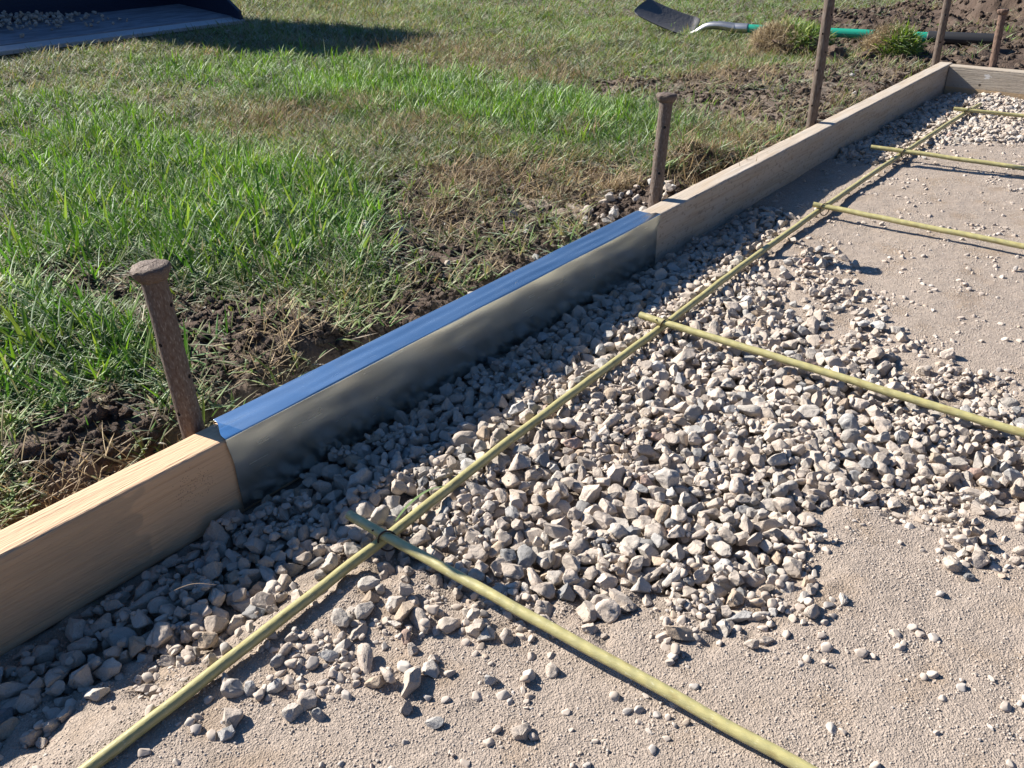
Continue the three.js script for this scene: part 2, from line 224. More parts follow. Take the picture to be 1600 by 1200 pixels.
// drop stones one by one; each settles in the lowest of a few nearby spots on top of what lies there
const stones = [];
{
  const r = rngOf(21), cell = 0.04, grid = new Map(), key = (i, j) => i * 100003 + j;
  const restAt = (x, z, rad) => {
    let y = bedH(x, z, false) + rad * (rad < 0.0054 ? 0.1 : 0.38);
    const ci = Math.floor(x / cell), cj = Math.floor(z / cell);
    for (let i = ci - 1; i <= ci + 1; i++) for (let j = cj - 1; j <= cj + 1; j++) for (const s of grid.get(key(i, j)) || []) { const d = Math.hypot(x - s.x, z - s.z), R2 = (rad + s.r) * 0.86; if (d < R2) y = Math.max(y, s.y + Math.sqrt(R2 * R2 - d * d) * 0.72); }
    return y;
  };
  const drop = (x, z, rad, tries, cap) => {
    let bx = x, bz = z, by = restAt(x, z, rad);
    for (let t = 0; t < tries; t++) { const a = r() * 6.283, q = rad * (0.4 + 1.9 * r()), X = x + Math.cos(a) * q, Z = z + Math.sin(a) * q; if (X < rad * 1.02 + 0.003 || Z < ZE + rad * 1.1) continue; const Y = restAt(X, Z, rad); if (Y < by - 1e-4) { bx = X; bz = Z; by = Y; } }
    if (bx < rad * 1.02 + 0.003 || by > cap || (underRod(bx, bz) < rad + 0.006 && by + rad * 0.85 > (bz > -0.1 && bx > 0.17 && bx < 0.23 ? 0.002 : 0.0065))) return;
    const s = { x: bx, y: by, z: bz, r: rad }; stones.push(s);
    const k = key(Math.floor(bx / cell), Math.floor(bz / cell)); if (!grid.has(k)) grid.set(k, []); grid.get(k).push(s);
  };
  for (let i = 0; i < 42000; i++) {
    const x = r() * 0.98, z = ZE + r() * (0.46 - ZE), dn = gravelDense(x, z), sp = gravelSparse(x, z), u = r();
    if (!inView(x, 0, z, 1.25)) { r(); r(); continue; }
    const far = z < -1.7;
    if (u < Math.pow(dn, 1.4) * (far ? 0.8 : 0.62)) drop(x, z, (far ? 0.8 : 1) * (0.55 + 0.45 * dn) * (0.0056 + 0.0066 * Math.pow(r(), 1.3) + (r() < 0.06 ? 0.003 : 0)) * (1 - 0.22 * sstep(0.42, 0.62, x)), 14, lerp(-0.009, 0.004, dn) + 0.003 * n2(x * 8, z * 8) - 0.004 * sstep(0.13, 0.03, x) - sag(x, z));
    else if (u < sp * 0.24 + 0.3 * gravelFringe(x, z)) drop(x, z, 0.0035 + 0.009 * r() * r(), 5, 0.010);
    else if (u < 0.012) drop(x, z, 0.003 + 0.005 * r() * r() * r(), 3, 0.008);
  }
  for (let i = 0; i < 70000; i++) {   // smaller chips in the gaps and along the edges
    const x = 0.004 + r() * 0.97, z = ZE + 0.005 + r() * (0.45 - ZE), w = 0.2 + 0.4 * gravelDense(x, z) + 0.65 * gravelSparse(x, z) + 0.7 * gravelFringe(x, z), f = sstep(-0.15, 0.5, fbm(x * 7, z * 7, 4));
    if (r() > w * f || !inView(x, 0, z, 1.2)) continue;
    drop(x, z, 0.0011 + 0.004 * Math.pow(r(), 2.4), 2, 0.008);
  }
}
{
  const r = rngOf(22), lists = stoneShapes.map(() => []), small = pebbleShapes.map(() => []);
  for (const s of stones) {
    const e = 0.86 + 0.42 * r(), f = 0.72 + 0.3 * r();
    s.m = pose(s.x, s.y, s.z, (r() - 0.5) * 0.9, r() * 6.28, (r() - 0.5) * 0.9, s.r * e * 1.34, s.r * f * 1.15, s.r * (2.05 - e) * 1.18);
    s.c = s.r < 0.0054 ? mix3(FINES, stoneColour(r), 0.6).map(v => v * 0.95) : stoneColour(r); s.v = Math.floor(r() * 14); s.see = inView(s.x, s.y, s.z, 0.99) ? s.r * (1 + 8 * Math.max(0, s.y)) / camDist(s.x, s.y, s.z) : 0;
  }
  const order = stones.slice().sort((a, b) => b.see - a.see), single = new Set(order.slice(0, 300));
  const tints = Array.from({ length: 16 }, () => { const m = stoneMat.clone(); m.color.setRGB(...stoneColour(r)); return m; });
  for (const s of single) { const m = part('stone', stoneShapes[s.v], tints[Math.floor(r() * 16)], bed); s.m.decompose(m.position, m.quaternion, m.scale); }
  for (const s of stones) if (!single.has(s)) (s.r < 0.0055 ? small[s.v % 6] : lists[s.v]).push(s);
  const heap = new THREE.Group(); heap.name = 'loose_stone'; heap.userData.kind = 'stuff'; bed.add(heap);
  lists.forEach((l, i) => instanced('crushed_stone', stoneShapes[i], stoneMat, l, heap));
  small.forEach((l, i) => instanced('stone_chips', pebbleShapes[i], chipMat, l, heap));
  const grit = grainShapes.map(() => []);
  for (let i = 0; i < 900000; i++) {
    const x = 0.003 + r() * 0.97, z = ZE + 0.003 + r() * (0.45 - ZE);
    if (!inView(x, 0, z, 1.15) || r() < 0.75 * gravelDense(x, z) || r() > 0.2 + 0.8 * sstep(-0.3, 0.5, fbm(x * 9, z * 9, 4))) { r(); continue; }
    const q = 0.00035 + 0.0012 * Math.pow(r(), 3.6);
    grit[i % 4].push({ m: pose(x, bedH(x, z) - q * 0.05, z, r() * 3, r() * 6, r() * 3, q * 1.2, q, q), c: mix3(FINES, stoneColour(r), 0.2 + 0.6 * r()).map(v => v * 0.9) });
  }
  grit.forEach((l, i) => instanced('grit', grainShapes[i], chipMat, l, heap));
  console.log('stones', stones.length, 'grit', grit.map(l => l.length).join());
}

// ---------------------------------------------------------------- lumber
function beam(len, w, h, rad, rough, seed) {   // rounded plank running along -z from 0, inner face at x = 0, bottom at y = 0
  const prof = [], arc = (cx, cy, a0) => { for (let i = 0; i <= 4; i++) { const a = a0 + i / 4 * Math.PI / 2; prof.push([cx + Math.cos(a) * rad, cy + Math.sin(a) * rad]); } }, line = (a, b, n) => { for (let i = 1; i < n; i++) prof.push([lerp(a[0], b[0], i / n), lerp(a[1], b[1], i / n)]); };
  line([0, rad], [0, h - rad - 0.012], 11); prof.push([0, h - rad - 0.012]); line([0, h - rad - 0.012], [0, h - rad], 9); arc(-rad, h - rad, 0); line([-rad, h], [-w + rad, h], 6); arc(-w + rad, h - rad, Math.PI / 2); line([-w, h - rad], [-w, rad], 5); arc(-w + rad, rad, Math.PI); line([-w + rad, 0], [-rad, 0], 4); arc(-rad, rad, 1.5 * Math.PI);
  const n = prof.length, S = Math.max(2, Math.round(len / 0.012)), pos = [], uv = [], idx = [], per = [prof[0][1]];   // on the inner face the way round equals the height
  for (let i = 1; i <= n; i++) per.push(per[i - 1] + Math.hypot(prof[i % n][0] - prof[i - 1][0], prof[i % n][1] - prof[i - 1][1]));
  for (let k = 0; k <= S; k++) for (let i = 0; i <= n; i++) {
    let [x, y] = prof[i % n]; const z = -len * k / S, s = per[i], inner = Math.exp(-(((s - h + 0.0065 + 0.0012 * n2(z * 9, seed)) / 0.0016) ** 2));
    const dx = x + w / 2, dy = y - h / 2, m = Math.hypot(dx, dy), q = rough * (0.4 * n3(x * 60 + seed, y * 60, z * 5) + 0.35 * n3(x * 220, y * 220 + seed, z * 12)) - rough * 2.6 * inner * Math.max(0, n3(seed, s * 60, z * 16) + 0.45);
    x += dx / m * q; y += dy / m * q; x += 0.0005 * n2(seed, z * 1.2);
    pos.push(x, y, z); uv.push(-z, s);
  }
  for (let k = 0; k < S; k++) for (let i = 0; i < n; i++) { const a = k * (n + 1) + i, b = a + n + 1; idx.push(a, a + 1, b, b, a + 1, b + 1); }
  for (const k of [0, S]) { const c = pos.length / 3, z = -len * k / S; pos.push(-w / 2, h / 2, z); uv.push(-z, 0.02); for (let i = 0; i <= n; i++) { const a = (k * (n + 1) + i) * 3; pos.push(pos[a], pos[a + 1], pos[a + 2]); uv.push(-z + (k ? 1 : -1) * 0.002 * prof[i % n][1], per[i] * 0.2); } for (let i = 0; i < n; i++) k ? idx.push(c, c + 1 + i, c + 2 + i) : idx.push(c, c + 2 + i, c + 1 + i); }
  const g = new THREE.BufferGeometry(); g.setAttribute('position', new THREE.Float32BufferAttribute(pos, 3)); g.setAttribute('uv', new THREE.Float32BufferAttribute(uv, 2)); g.setIndex(idx); g.computeVertexNormals(); g.userData.per = per[n]; return g;
}
function woodMaps(len, per, colourAt, seed) {   // colour and relief laid out in metres: u along the plank, v round it
  const W = 2048, H = 384, hgt = new Float32Array(W * H);
  const grain = (a, s) => { const knot = 0; return 0.5 + 0.5 * n2(a * 2.2 + seed, s * 260 + 3 * n2(a * 1.1, s * 30 + seed)) * 0.6 + 0.22 * n2(a * 7, s * 700 + seed) + knot; };
  const map = dataTex(W, H, (u, v, i, j) => { const a = u * len, s = v * per, g = grain(a, s); hgt[j * W + i] = 0.65 * g + 0.35 * (n2(a * 60, s * 900 + seed) * 0.5 + 0.5); return colourAt(a, s, g); }, true);
  const bump = dataTex(W, H, (u, v, i, j) => { const a = hgt[j * W + i]; return [a, a, a]; });
  for (const t of [map, bump]) { t.repeat.set(1 / len, 1 / per); }
  return { map, bumpMap: bump, bumpScale: 0.0011, roughness: 0.82, color: lin(1, 1, 1) };
}
const TOPS = HB, TOPE = HB + WB;   // where the top face starts and ends on the way round the plank
function nearWood(a, s, g) {
  let c = mix3([0.60, 0.405, 0.25], [0.47, 0.30, 0.175], sstep(0.45, 0.95, g));
  const onFace = s < TOPS, w = 0.018 * n2(a * 30, s * 40);
  if (onFace) {   // grey cement film over the middle of the face, ending short of the sheet metal
    c = mix3(c, [0.27, 0.225, 0.165], (1 - sstep(0.695, 0.706, a + w)) * (0.28 + 0.35 * (fbm(a * 9, s * 22, 4) * 0.5 + 0.5)));
    c = mix3(c, [0.5, 0.24, 0.08], 0.5 * sstep(0.25, 0.7, fbm(a * 14 + 3, s * 30, 3)) * sstep(0.53, 0.44, a));
    const d = Math.hypot((a - 0.765) / 0.022, (s - 0.05) / 0.018); if (d < 1.3 && n2(a * 420, s * 420) > 0.62 + 0.2 * d) c = mix3(c, [0.09, 0.06, 0.04], 0.85);
  }
  return c;
}
function farWood(seed, warm) {
  return (a, s, g) => {
    let c = mix3([0.46, 0.39, 0.31], [0.32, 0.26, 0.195], sstep(0.4, 0.95, g));
    c = mix3(c, [0.44, 0.40, 0.35], 0.55 * sstep(-0.2, 0.6, fbm(a * 5 + seed, s * 16, 4)));
    c = mix3(c, [0.36, 0.255, 0.15], warm * 0.6 * sstep(0.1, 0.6, fbm(a * 4 - seed, s * 24, 3)));
    if (s < TOPS) { const sp = fbm(a * 40 + seed, s * 60, 3); if (sp > 0.34) c = mix3(c, [0.2, 0.165, 0.13], 0.55 * sstep(0.34, 0.5, sp)); }
    return c;
  };
}
function plank(len, colourAt, seed, label, place, turn = 0) {
  const g = beam(len, WB, HB + 0.02, 0.0045, 0.0008, seed);
  const m = shade(new THREE.Mesh(g, new THREE.MeshStandardMaterial(woodMaps(len, g.userData.per, (a, s, q) => colourAt(a, s - 0.02, q), seed))));
  m.name = numbered('form_board'); m.position.set(...place); m.rotation.y = turn; scene.add(m); return tag(m, label, 'board', 'form boards');
}
plank(1.28, nearWood, 1, 'tan wooden form board with grey cement film beside the leaning stake', [0, -0.02, 0.81]);
plank(2.42, farWood(4, 0.5), 5, 'long weathered grey form board running from the sheet metal to the corner', [0, -0.02, -0.472]);
{
  const smear = (a, s, g) => { let c = farWood(9, 0.35)(a, s, g); c = mix3(c, [0.33, 0.285, 0.225], 0.55); const d = Math.hypot((a - 0.122) / 0.011, (s - 0.058) / 0.009); if (d < 1.4 && fbm(a * 50, s * 120, 2) > d - 0.7) c = [0.58, 0.56, 0.53]; if (s < 0.016) c = mix3(c, [0.42, 0.28, 0.14], 0.7); const h = Math.hypot((a - 0.104) / 0.004, (s - 0.03) / 0.004); if (h < 1) c = [0.05, 0.04, 0.03]; return c; };
  plank(1.3, smear, 13, 'grey form board closing the far corner, with white cement smear', [0.0025, -0.022, ZE], -Math.PI / 2);
}

// ---------------------------------------------------------------- bent galvanised sheet capping the joint
{
  const L = 0.932, o = 0.0030, bend = 0.0022, prof = [], arc = (cx, cy, a0) => { for (let i = 0; i <= 5; i++) { const a = a0 + i / 5 * Math.PI / 2; prof.push([cx + Math.cos(a) * bend, cy + Math.sin(a) * bend, Math.cos(a), Math.sin(a)]); } };
  const x0 = o, x1 = -WB - o, y1 = HB + o, yb = -0.011;
  for (let i = 0; i < 14; i++) prof.push([x0 + 0.0012 * (1 - i / 13) ** 2, lerp(yb, y1 - bend, i / 14), 1, 0]);
  arc(x0 - bend, y1 - bend, 0);
  for (let i = 1; i < 10; i++) { const t = i / 10; prof.push([lerp(x0 - bend, x1 + bend, t), y1 + 0.0006 * (Math.exp(-(((t - 0.42) / 0.06) ** 2)) + Math.exp(-(((t - 0.85) / 0.06) ** 2))), 0, 1]); }
  arc(x1 + bend, y1 - bend, Math.PI / 2);
  for (let i = 1; i <= 5; i++) prof.push([x1, lerp(y1 - bend, 0.02, i / 5), -1, 0]);
  const n = prof.length, S = 70, T = 0.0007, pos = [], uv = [], idx = []; let s = 0; const per = prof.map((p, i) => i ? (s += Math.hypot(p[0] - prof[i - 1][0], p[1] - prof[i - 1][1])) : 0);
  for (const side of [0, 1]) for (let k = 0; k <= S; k++) for (let i = 0; i < n; i++) {
    const [x, y, nx, ny] = prof[i], skew = -0.016 * sstep(0.0, -WB, x) + 0.004 * sstep(HB, 0.05, y) * (x > -0.01 ? -1 : 0), z = lerp(skew, -L - 0.3 * (skew < -0.002 ? -0.03 : 0), k / S);
    const wob = 0.00035 * n2(i * 0.22, z * 7) + 0.0005 * n2(i * 0.08 + 9, z * 2.4), q = wob - side * T;
    pos.push(x + nx * q, y + ny * q, z); uv.push(-z, per[i]);
  }
  const A = (sd, k, i) => sd * (S + 1) * n + k * n + i;
  for (let k = 0; k < S; k++) for (let i = 0; i < n - 1; i++) { idx.push(A(0, k, i), A(0, k, i + 1), A(0, k + 1, i), A(0, k + 1, i), A(0, k, i + 1), A(0, k + 1, i + 1)); idx.push(A(1, k, i), A(1, k + 1, i), A(1, k, i + 1), A(1, k + 1, i), A(1, k + 1, i + 1), A(1, k, i + 1)); }
  for (let i = 0; i < n - 1; i++) { idx.push(A(0, 0, i), A(1, 0, i), A(0, 0, i + 1), A(1, 0, i), A(1, 0, i + 1), A(0, 0, i + 1)); idx.push(A(0, S, i), A(0, S, i + 1), A(1, S, i), A(1, S, i), A(0, S, i + 1), A(1, S, i + 1)); }
  for (let k = 0; k < S; k++) for (const i of [0, n - 1]) { idx.push(A(0, k, i), A(0, k + 1, i), A(1, k, i), A(1, k, i), A(0, k + 1, i), A(1, k + 1, i)); }
  const g = new THREE.BufferGeometry(); g.setAttribute('position', new THREE.Float32BufferAttribute(pos, 3)); g.setAttribute('uv', new THREE.Float32BufferAttribute(uv, 2)); g.setIndex(idx); g.computeVertexNormals();
  const sp = rngOf(5), seeds = Array.from({ length: 420 }, () => [sp(), sp(), sp()]);
  const span = dataTex(512, 256, (u, v) => { let d = 9, q = 0; for (const [a, b, t] of seeds) { let dx = Math.abs(u - a), dy = Math.abs(v - b); dx = Math.min(dx, 1 - dx); dy = Math.min(dy, 1 - dy) * 0.5; const e = dx * dx + dy * dy; if (e < d) { d = e; q = t; } } const scr = n2(u * 3, v * 300) > 0.8 ? 0.12 : 0; return [q, 0.25 + 0.015 * q + scr * 0.12 + 0.02 * fbm(u * 4, v * 4, 3), q]; });
  const tint = dataTex(512, 256, (u, v) => { const a = 0.90 + 0.04 * fbm(u * 6, v * 6, 4) + 0.03 * (tC(u, v) - 0.5); return [a * 0.74, a * 0.81, a * 0.82]; }, true);
  for (const t of [span, tint]) t.repeat.set(1 / 0.5, 1 / 0.25);
  const m = shade(new THREE.Mesh(g, new THREE.MeshStandardMaterial({ color: lin(1, 1, 1), map: tint, metalness: 1, roughness: 1, roughnessMap: span })));
  m.name = 'sheet_metal_cap'; scene.add(m); tag(m, 'shiny galvanised sheet metal bent over the joint of the form boards', 'sheet metal');
}

// ---------------------------------------------------------------- steel form stakes
const csg = new Evaluator(); csg.attributes = ['position', 'normal', 'uv'];
const rustTex = dataTex(512, 512, (u, v) => { const f = fbm(u * 14, v * 40, 4), k = 0.85 + 0.3 * f; let c = mix3([0.185, 0.142, 0.115], [0.115, 0.078, 0.058], sstep(-0.2, 0.4, f)); c = mix3(c, [0.33, 0.29, 0.25], 0.7 * sstep(0.25, 0.55, fbm(u * 22 + 7, v * 30, 3))); return [c[0] * k, c[1] * k, c[2] * k]; }, true);
const rustRed = dataTex(256, 256, (u, v) => { const f = fbm(u * 10, v * 24, 4); return mix3([0.20, 0.13, 0.095], [0.12, 0.075, 0.055], sstep(-0.3, 0.4, f)); }, true);
const stakeMat = std([1, 1, 1], 0.72, { map: rustTex, metalness: 0.25, bumpMap: stoneTexture, bumpScale: 0.0012 });
const stakeRed = std([1, 1, 1], 0.85, { map: rustRed, metalness: 0.1, bumpMap: stoneTexture, bumpScale: 0.0012 });
function stake(label, foot, top, headed, seed, mat = stakeMat, rad = 0.0122) {
  const a = V(...foot), b = V(...top), len = a.distanceTo(b), t = thing('form_stake', label, 'stake', foot, 'steel stakes driven beside the form');
  t.quaternion.setFromUnitVectors(V(0, 1, 0), b.sub(a).normalize());
  const below = 0.1, pts = [[0.0001, -below], [rad, -below], ...Array.from({ length: 24 }, (_, i) => [rad * (1 + 0.02 * n2(i * 0.7, seed)), lerp(-below + 0.01, len - 0.03, i / 23)]), [rad * 1.02, len - 0.018], [rad * 1.12, len - 0.012], [0.0001, len - 0.011]];
  let g = new THREE.LatheGeometry(pts.map(p => new THREE.Vector2(...p)), 28);
  let brush = new Brush(g); brush.updateMatrixWorld();
  for (let y = 0.02 + 0.02 * (seed % 3), k = 0; y < len - 0.04 && y < 0.6; y += 0.042, k++) {   // nail holes drilled right through, on two crossing lines
    const c = new Brush(new THREE.CylinderGeometry(0.0026, 0.0026, 0.06, 12)); c.rotation.set(0, seed * 0.5 + (k % 2 ? 1.25 : 0.0), Math.PI / 2, 'YXZ'); c.position.set(0, y, 0); c.updateMatrixWorld();
    brush = csg.evaluate(brush, c, SUBTRACTION); brush.updateMatrixWorld();
  }
  part('shaft', brush.geometry, mat, t);
  if (headed) {
    const h = [[0.0001, -0.0115], [rad * 1.15, -0.011], [rad * 1.36, -0.0065], [rad * 1.5, -0.002], [rad * 1.52, 0.001], [rad * 1.42, 0.0035], [rad * 1.1, 0.0048], [rad * 0.5, 0.0056], [0.0001, 0.0058]];
    const hg = new THREE.LatheGeometry(h.map(p => new THREE.Vector2(...p)), 40), p = hg.attributes.position;
    for (let i = 0; i < p.count; i++) { const x = p.getX(i), z = p.getZ(i), q = Math.hypot(x, z), an = Math.atan2(z, x), k = 1 + sstep(rad, rad * 1.6, q) * 0.11 * n2(Math.cos(an) * 1.3 + seed * 3, Math.sin(an) * 1.3); p.setXYZ(i, x * k, p.getY(i) + 0.0009 * n2(x * 160 + seed, z * 160) + (k - 1) * -0.012, z * k); }
    hg.computeVertexNormals(); const head = part('head', hg, mat, t); head.position.y = len - 0.005;
  }
  return t;
}
stake('headed steel stake leaning outward where the tan board meets the sheet metal', [-0.0565, 0.02, 0.0015], [-0.063, 0.272, 0.0045], true, 1, stakeMat, 0.0128);
stake('headed steel stake at the far end of the sheet metal, beside spilled stones', [-0.0555, 0.03, -1.0085], [-0.0565, 0.274, -1.0315], true, 2);
stake('tall grey steel stake rising beside the long weathered board', [-0.0555, 0.02, -1.795], [-0.0565, 0.74, -1.782], true, 3);
stake('tall steel stake standing behind the far corner of the form', [-0.0570, 0.02, -2.902], [-0.061, 0.72, -2.862], true, 4);
stake('reddish rusty headed stake behind the end board', [0.124, 0.02, -2.9022], [0.1085, 0.2535, -2.9085], true, 5, stakeRed, 0.0118);

// ---------------------------------------------------------------- fibreglass rods and wire ties
const rodTint = dataTex(512, 64, (u, v) => { const f = fbm(u * 30, v * 3, 3), w = tB(u * 3, v); let c = mix3([0.425, 0.38, 0.16], [0.37, 0.34, 0.155], sstep(-0.4, 0.5, f)); c = mix3(c, [0.25, 0.19, 0.07], 0.5 * sstep(0.3, 0.6, fbm(u * 12 + 4, v * 2, 3))); if (w > 0.9) c = mix3(c, [0.58, 0.55, 0.36], 0.6); return c; }, true);
const rodBump = dataTex(512, 64, (u, v) => { const h = ((u * 34 + v) % 1 + 1) % 1, a = 0.5 + 0.16 * Math.sin(h * 6.283) + 0.2 * (tC(u * 2, v) - 0.5); return [a, a, a]; });
const rodMat = new THREE.MeshPhysicalMaterial({ color: lin(1, 1, 1), map: rodTint, bumpMap: rodBump, bumpScale: 0.0007, roughness: 0.42, clearcoat: 0.3, clearcoatRoughness: 0.4 });
function rod(label, pts, rad, seed) {
  const fine = new THREE.CatmullRomCurve3(pts.map(p => V(...p))), len = fine.getLength(), n = Math.ceil(len / 0.02);
  const wob = new THREE.CatmullRomCurve3(fine.getSpacedPoints(n).map((p, i) => p.add(V(0.0006 * n2(i * 0.22, seed), 0.0005 * n2(i * 0.22 + 40, seed), 0.0006 * n2(i * 0.22 + 80, seed)))));
  const tube = new THREE.TubeGeometry(wob, n * 3, rad, 16, false), uv = tube.attributes.uv; for (let i = 0; i < uv.count; i++) uv.setX(i, uv.getX(i) * len / 0.6);
  const caps = [[wob.getPoint(0), wob.getTangent(0).negate()], [wob.getPoint(1), wob.getTangent(1)]].map(([p, d]) => { const c = new THREE.CircleGeometry(rad, 16); c.applyQuaternion(new THREE.Quaternion().setFromUnitVectors(V(0, 0, 1), d)); c.translate(p.x, p.y, p.z); return c; });
  const m = shade(new THREE.Mesh(mergeGeometries([tube, ...caps]), rodMat)); m.name = numbered('fibreglass_rod'); scene.add(m); return tag(m, label, 'rebar', 'fibreglass reinforcing rods');
}
rod('long yellow green fibreglass rod running along the form under the crossing rods', LONG, 0.0056, 1);
const wireMat = std([0.055, 0.035, 0.026], 0.6, { metalness: 0.5 });
CROSS.forEach(([where, a, c, b, yc, yb], i) => {
  const k = (1.6 - c[0]) / (b[0] - c[0]);
  rod('yellow cross rod ' + where, [[a[0], yc + 0.001, a[1]], [c[0], yc, c[1]], [lerp(c[0], b[0], 0.5), lerp(yc, yb, 0.55), lerp(c[1], b[1], 0.5)], [b[0], yb, b[1]], [lerp(c[0], 1.6, 0.75), Math.min(yb, 0.011), lerp(c[1], b[1], 0.5 + k * 0.1)], [1.6, Math.min(yb, 0.01), lerp(c[1], b[1], 1.1)]], 0.0054, 10 + i);
  const r = rngOf(60 + i), w = [], p = V(c[0], yc - 0.0057, c[1]);   // black wire looped diagonally round both rods and twisted off
  for (let t = 0; t <= 22; t++) { const an = t / 22 * 6.6 - 0.3, u = Math.cos(an) * 0.0095, y = Math.sin(an) * 0.0128; w.push(V(u * 0.72 + 0.0006 * t / 22, y, -u * 0.72 + 0.0008 * t / 22)); }
  const tail = w.at(-1).clone(); for (let t = 1; t <= 20; t++) w.push(tail.clone().add(V(-0.0011 * t + 0.0016 * Math.cos(t * 1.7), 0.0004 * t + 0.0016 * Math.sin(t * 1.7), 0.0006 * t * (r() > 0.5 ? 1 : 0.4))));
  const m = shade(new THREE.Mesh(new THREE.TubeGeometry(new THREE.CatmullRomCurve3(w), 170, 0.001, 6), wireMat)); m.name = numbered('wire_tie'); m.position.copy(p); scene.add(m);
  tag(m, 'dark twisted wire tie on the rod crossing ' + ['near the leaning stake', 'beside the sheet metal', 'just beyond the sheet metal', 'opposite the tall grey stake', 'closest to the end board'][i], 'wire tie', 'wire ties on the rods');
});
// ---------------------------------------------------------------- turf
function bladeInto(A, base, yaw, len, width, lean, droop, tint, segs = 4, twist = 0) {
  const dir = V(Math.cos(yaw), 0, Math.sin(yaw)), sd = V(-Math.sin(yaw + twist), 0, Math.cos(yaw + twist)), start = A.p.length / 3; let ang = lean, p = base.clone();
  for (let i = 0; i <= segs; i++) {
    const t = i / segs, w = width * (t < 0.35 ? 0.75 + 0.7 * t : 1 - ((t - 0.35) / 0.65) ** 1.8) * 0.5, up = Math.cos(ang), out = Math.sin(ang);
    const nrm = V(dir.x * -up, out, dir.z * -up);
    for (const s of i === segs ? [0] : [-1, 1]) { A.p.push(p.x + sd.x * w * s, p.y, p.z + sd.z * w * s); A.n.push(nrm.x + sd.x * s * 0.35, nrm.y, nrm.z + sd.z * s * 0.35); A.c.push(...tint); }
    p.add(V(dir.x * out, up, dir.z * out).multiplyScalar(len / segs)); ang = Math.min(2.5, ang + droop / segs * (0.5 + t));
  }
  for (let i = 0; i < segs - 1; i++) { const a = start + i * 2; A.i.push(a, a + 1, a + 2, a + 1, a + 3, a + 2); }
  const a = start + (segs - 1) * 2; A.i.push(a, a + 1, a + 2);
}
function tuft(seed, n, spec) {
  const r = rngOf(seed), A = { p: [], n: [], c: [], i: [] };
  for (let k = 0; k < n; k++) {
    const an = r() * 6.283, q = spec.spread * Math.sqrt(r());
    bladeInto(A, V(Math.cos(an) * q, -0.004 + (spec.lift || 0) * r(), Math.sin(an) * q), r() * 6.283, lerp(...spec.len, Math.pow(r(), 1.3)), lerp(...spec.wide, r()), lerp(...spec.lean, r()), lerp(...spec.droop, r()), spec.tint(r), 4, (r() - 0.5) * 1.2);
  }
  const g = new THREE.BufferGeometry(); g.setAttribute('position', new THREE.Float32BufferAttribute(A.p, 3)); g.setAttribute('normal', new THREE.Float32BufferAttribute(A.n, 3)); g.setAttribute('color', new THREE.Float32BufferAttribute(A.c, 3)); g.setIndex(A.i); g.normalizeNormals(); return g;
}
const bladeMat = new THREE.MeshPhysicalMaterial({ vertexColors: true, roughness: 0.95, transmission: 0.5, thickness: 0, clearcoat: 0.2, clearcoatRoughness: 0.36, side: THREE.DoubleSide });
const strawMat = new THREE.MeshPhysicalMaterial({ vertexColors: true, roughness: 0.95, transmission: 0.25, thickness: 0, clearcoat: 0.2, clearcoatRoughness: 0.5, side: THREE.DoubleSide });
const mul = (c, k) => [c[0] * k, c[1] * k, c[2] * k];
const greenTint = r => { const t = r(), k = 0.7 + 0.6 * r(); return mul(t < 0.55 ? [0.14, 0.29, 0.010] : t < 0.8 ? [0.075, 0.19, 0.012] : t < 0.93 ? [0.20, 0.30, 0.028] : [0.38, 0.34, 0.17], k); };
const oliveTint = r => { const t = r(), k = 0.7 + 0.6 * r(); return mul(t < 0.4 ? [0.15, 0.21, 0.022] : t < 0.72 ? [0.10, 0.21, 0.015] : t < 0.9 ? [0.29, 0.25, 0.09] : [0.34, 0.275, 0.15], k); };
const strawTint = r => { const t = r(), k = 0.65 + 0.65 * r(); return mul(t < 0.55 ? [0.34, 0.255, 0.13] : t < 0.85 ? [0.23, 0.16, 0.085] : [0.43, 0.34, 0.19], k); };
const tallSpec = { spread: 0.02, len: [0.03, 0.085], wide: [0.0022, 0.0052], lean: [0.25, 1.42], droop: [0.0, 1.2], tint: greenTint };
const coarseSpec = { spread: 0.022, len: [0.045, 0.105], wide: [0.0035, 0.0066], lean: [0.3, 1.45], droop: [0.0, 1.1], tint: greenTint };
const flatSpec = { spread: 0.03, lift: 0.006, len: [0.015, 0.05], wide: [0.0014, 0.0034], lean: [0.7, 1.5], droop: [0.0, 0.7], tint: oliveTint };
const strawSpec = { spread: 0.028, lift: 0.008, len: [0.015, 0.055], wide: [0.0007, 0.0018], lean: [0.6, 1.6], droop: [-0.4, 0.8], tint: strawTint };
const tallG = [1, 2, 3, 4, 5, 6].map(i => tuft(400 + i, 13, tallSpec)), coarseG = [1, 2, 3, 4].map(i => tuft(420 + i, 8, coarseSpec)), flatG = [1, 2, 3, 4, 5, 6].map(i => tuft(440 + i, 20, flatSpec)), strawG = [1, 2, 3, 4].map(i => tuft(460 + i, 22, strawSpec));
const turf = { tall: tallG.map(() => []), coarse: coarseG.map(() => []), flat: flatG.map(() => []), straw: strawG.map(() => []) };
const nearBucket = (x, z) => sstep(-2.45, -2.85, x) * sstep(-2.5, -2.3, z);
const inBucket = (x, z) => x < -2.95 && x > -5.2 && z > -2.3 && z < 0.4;
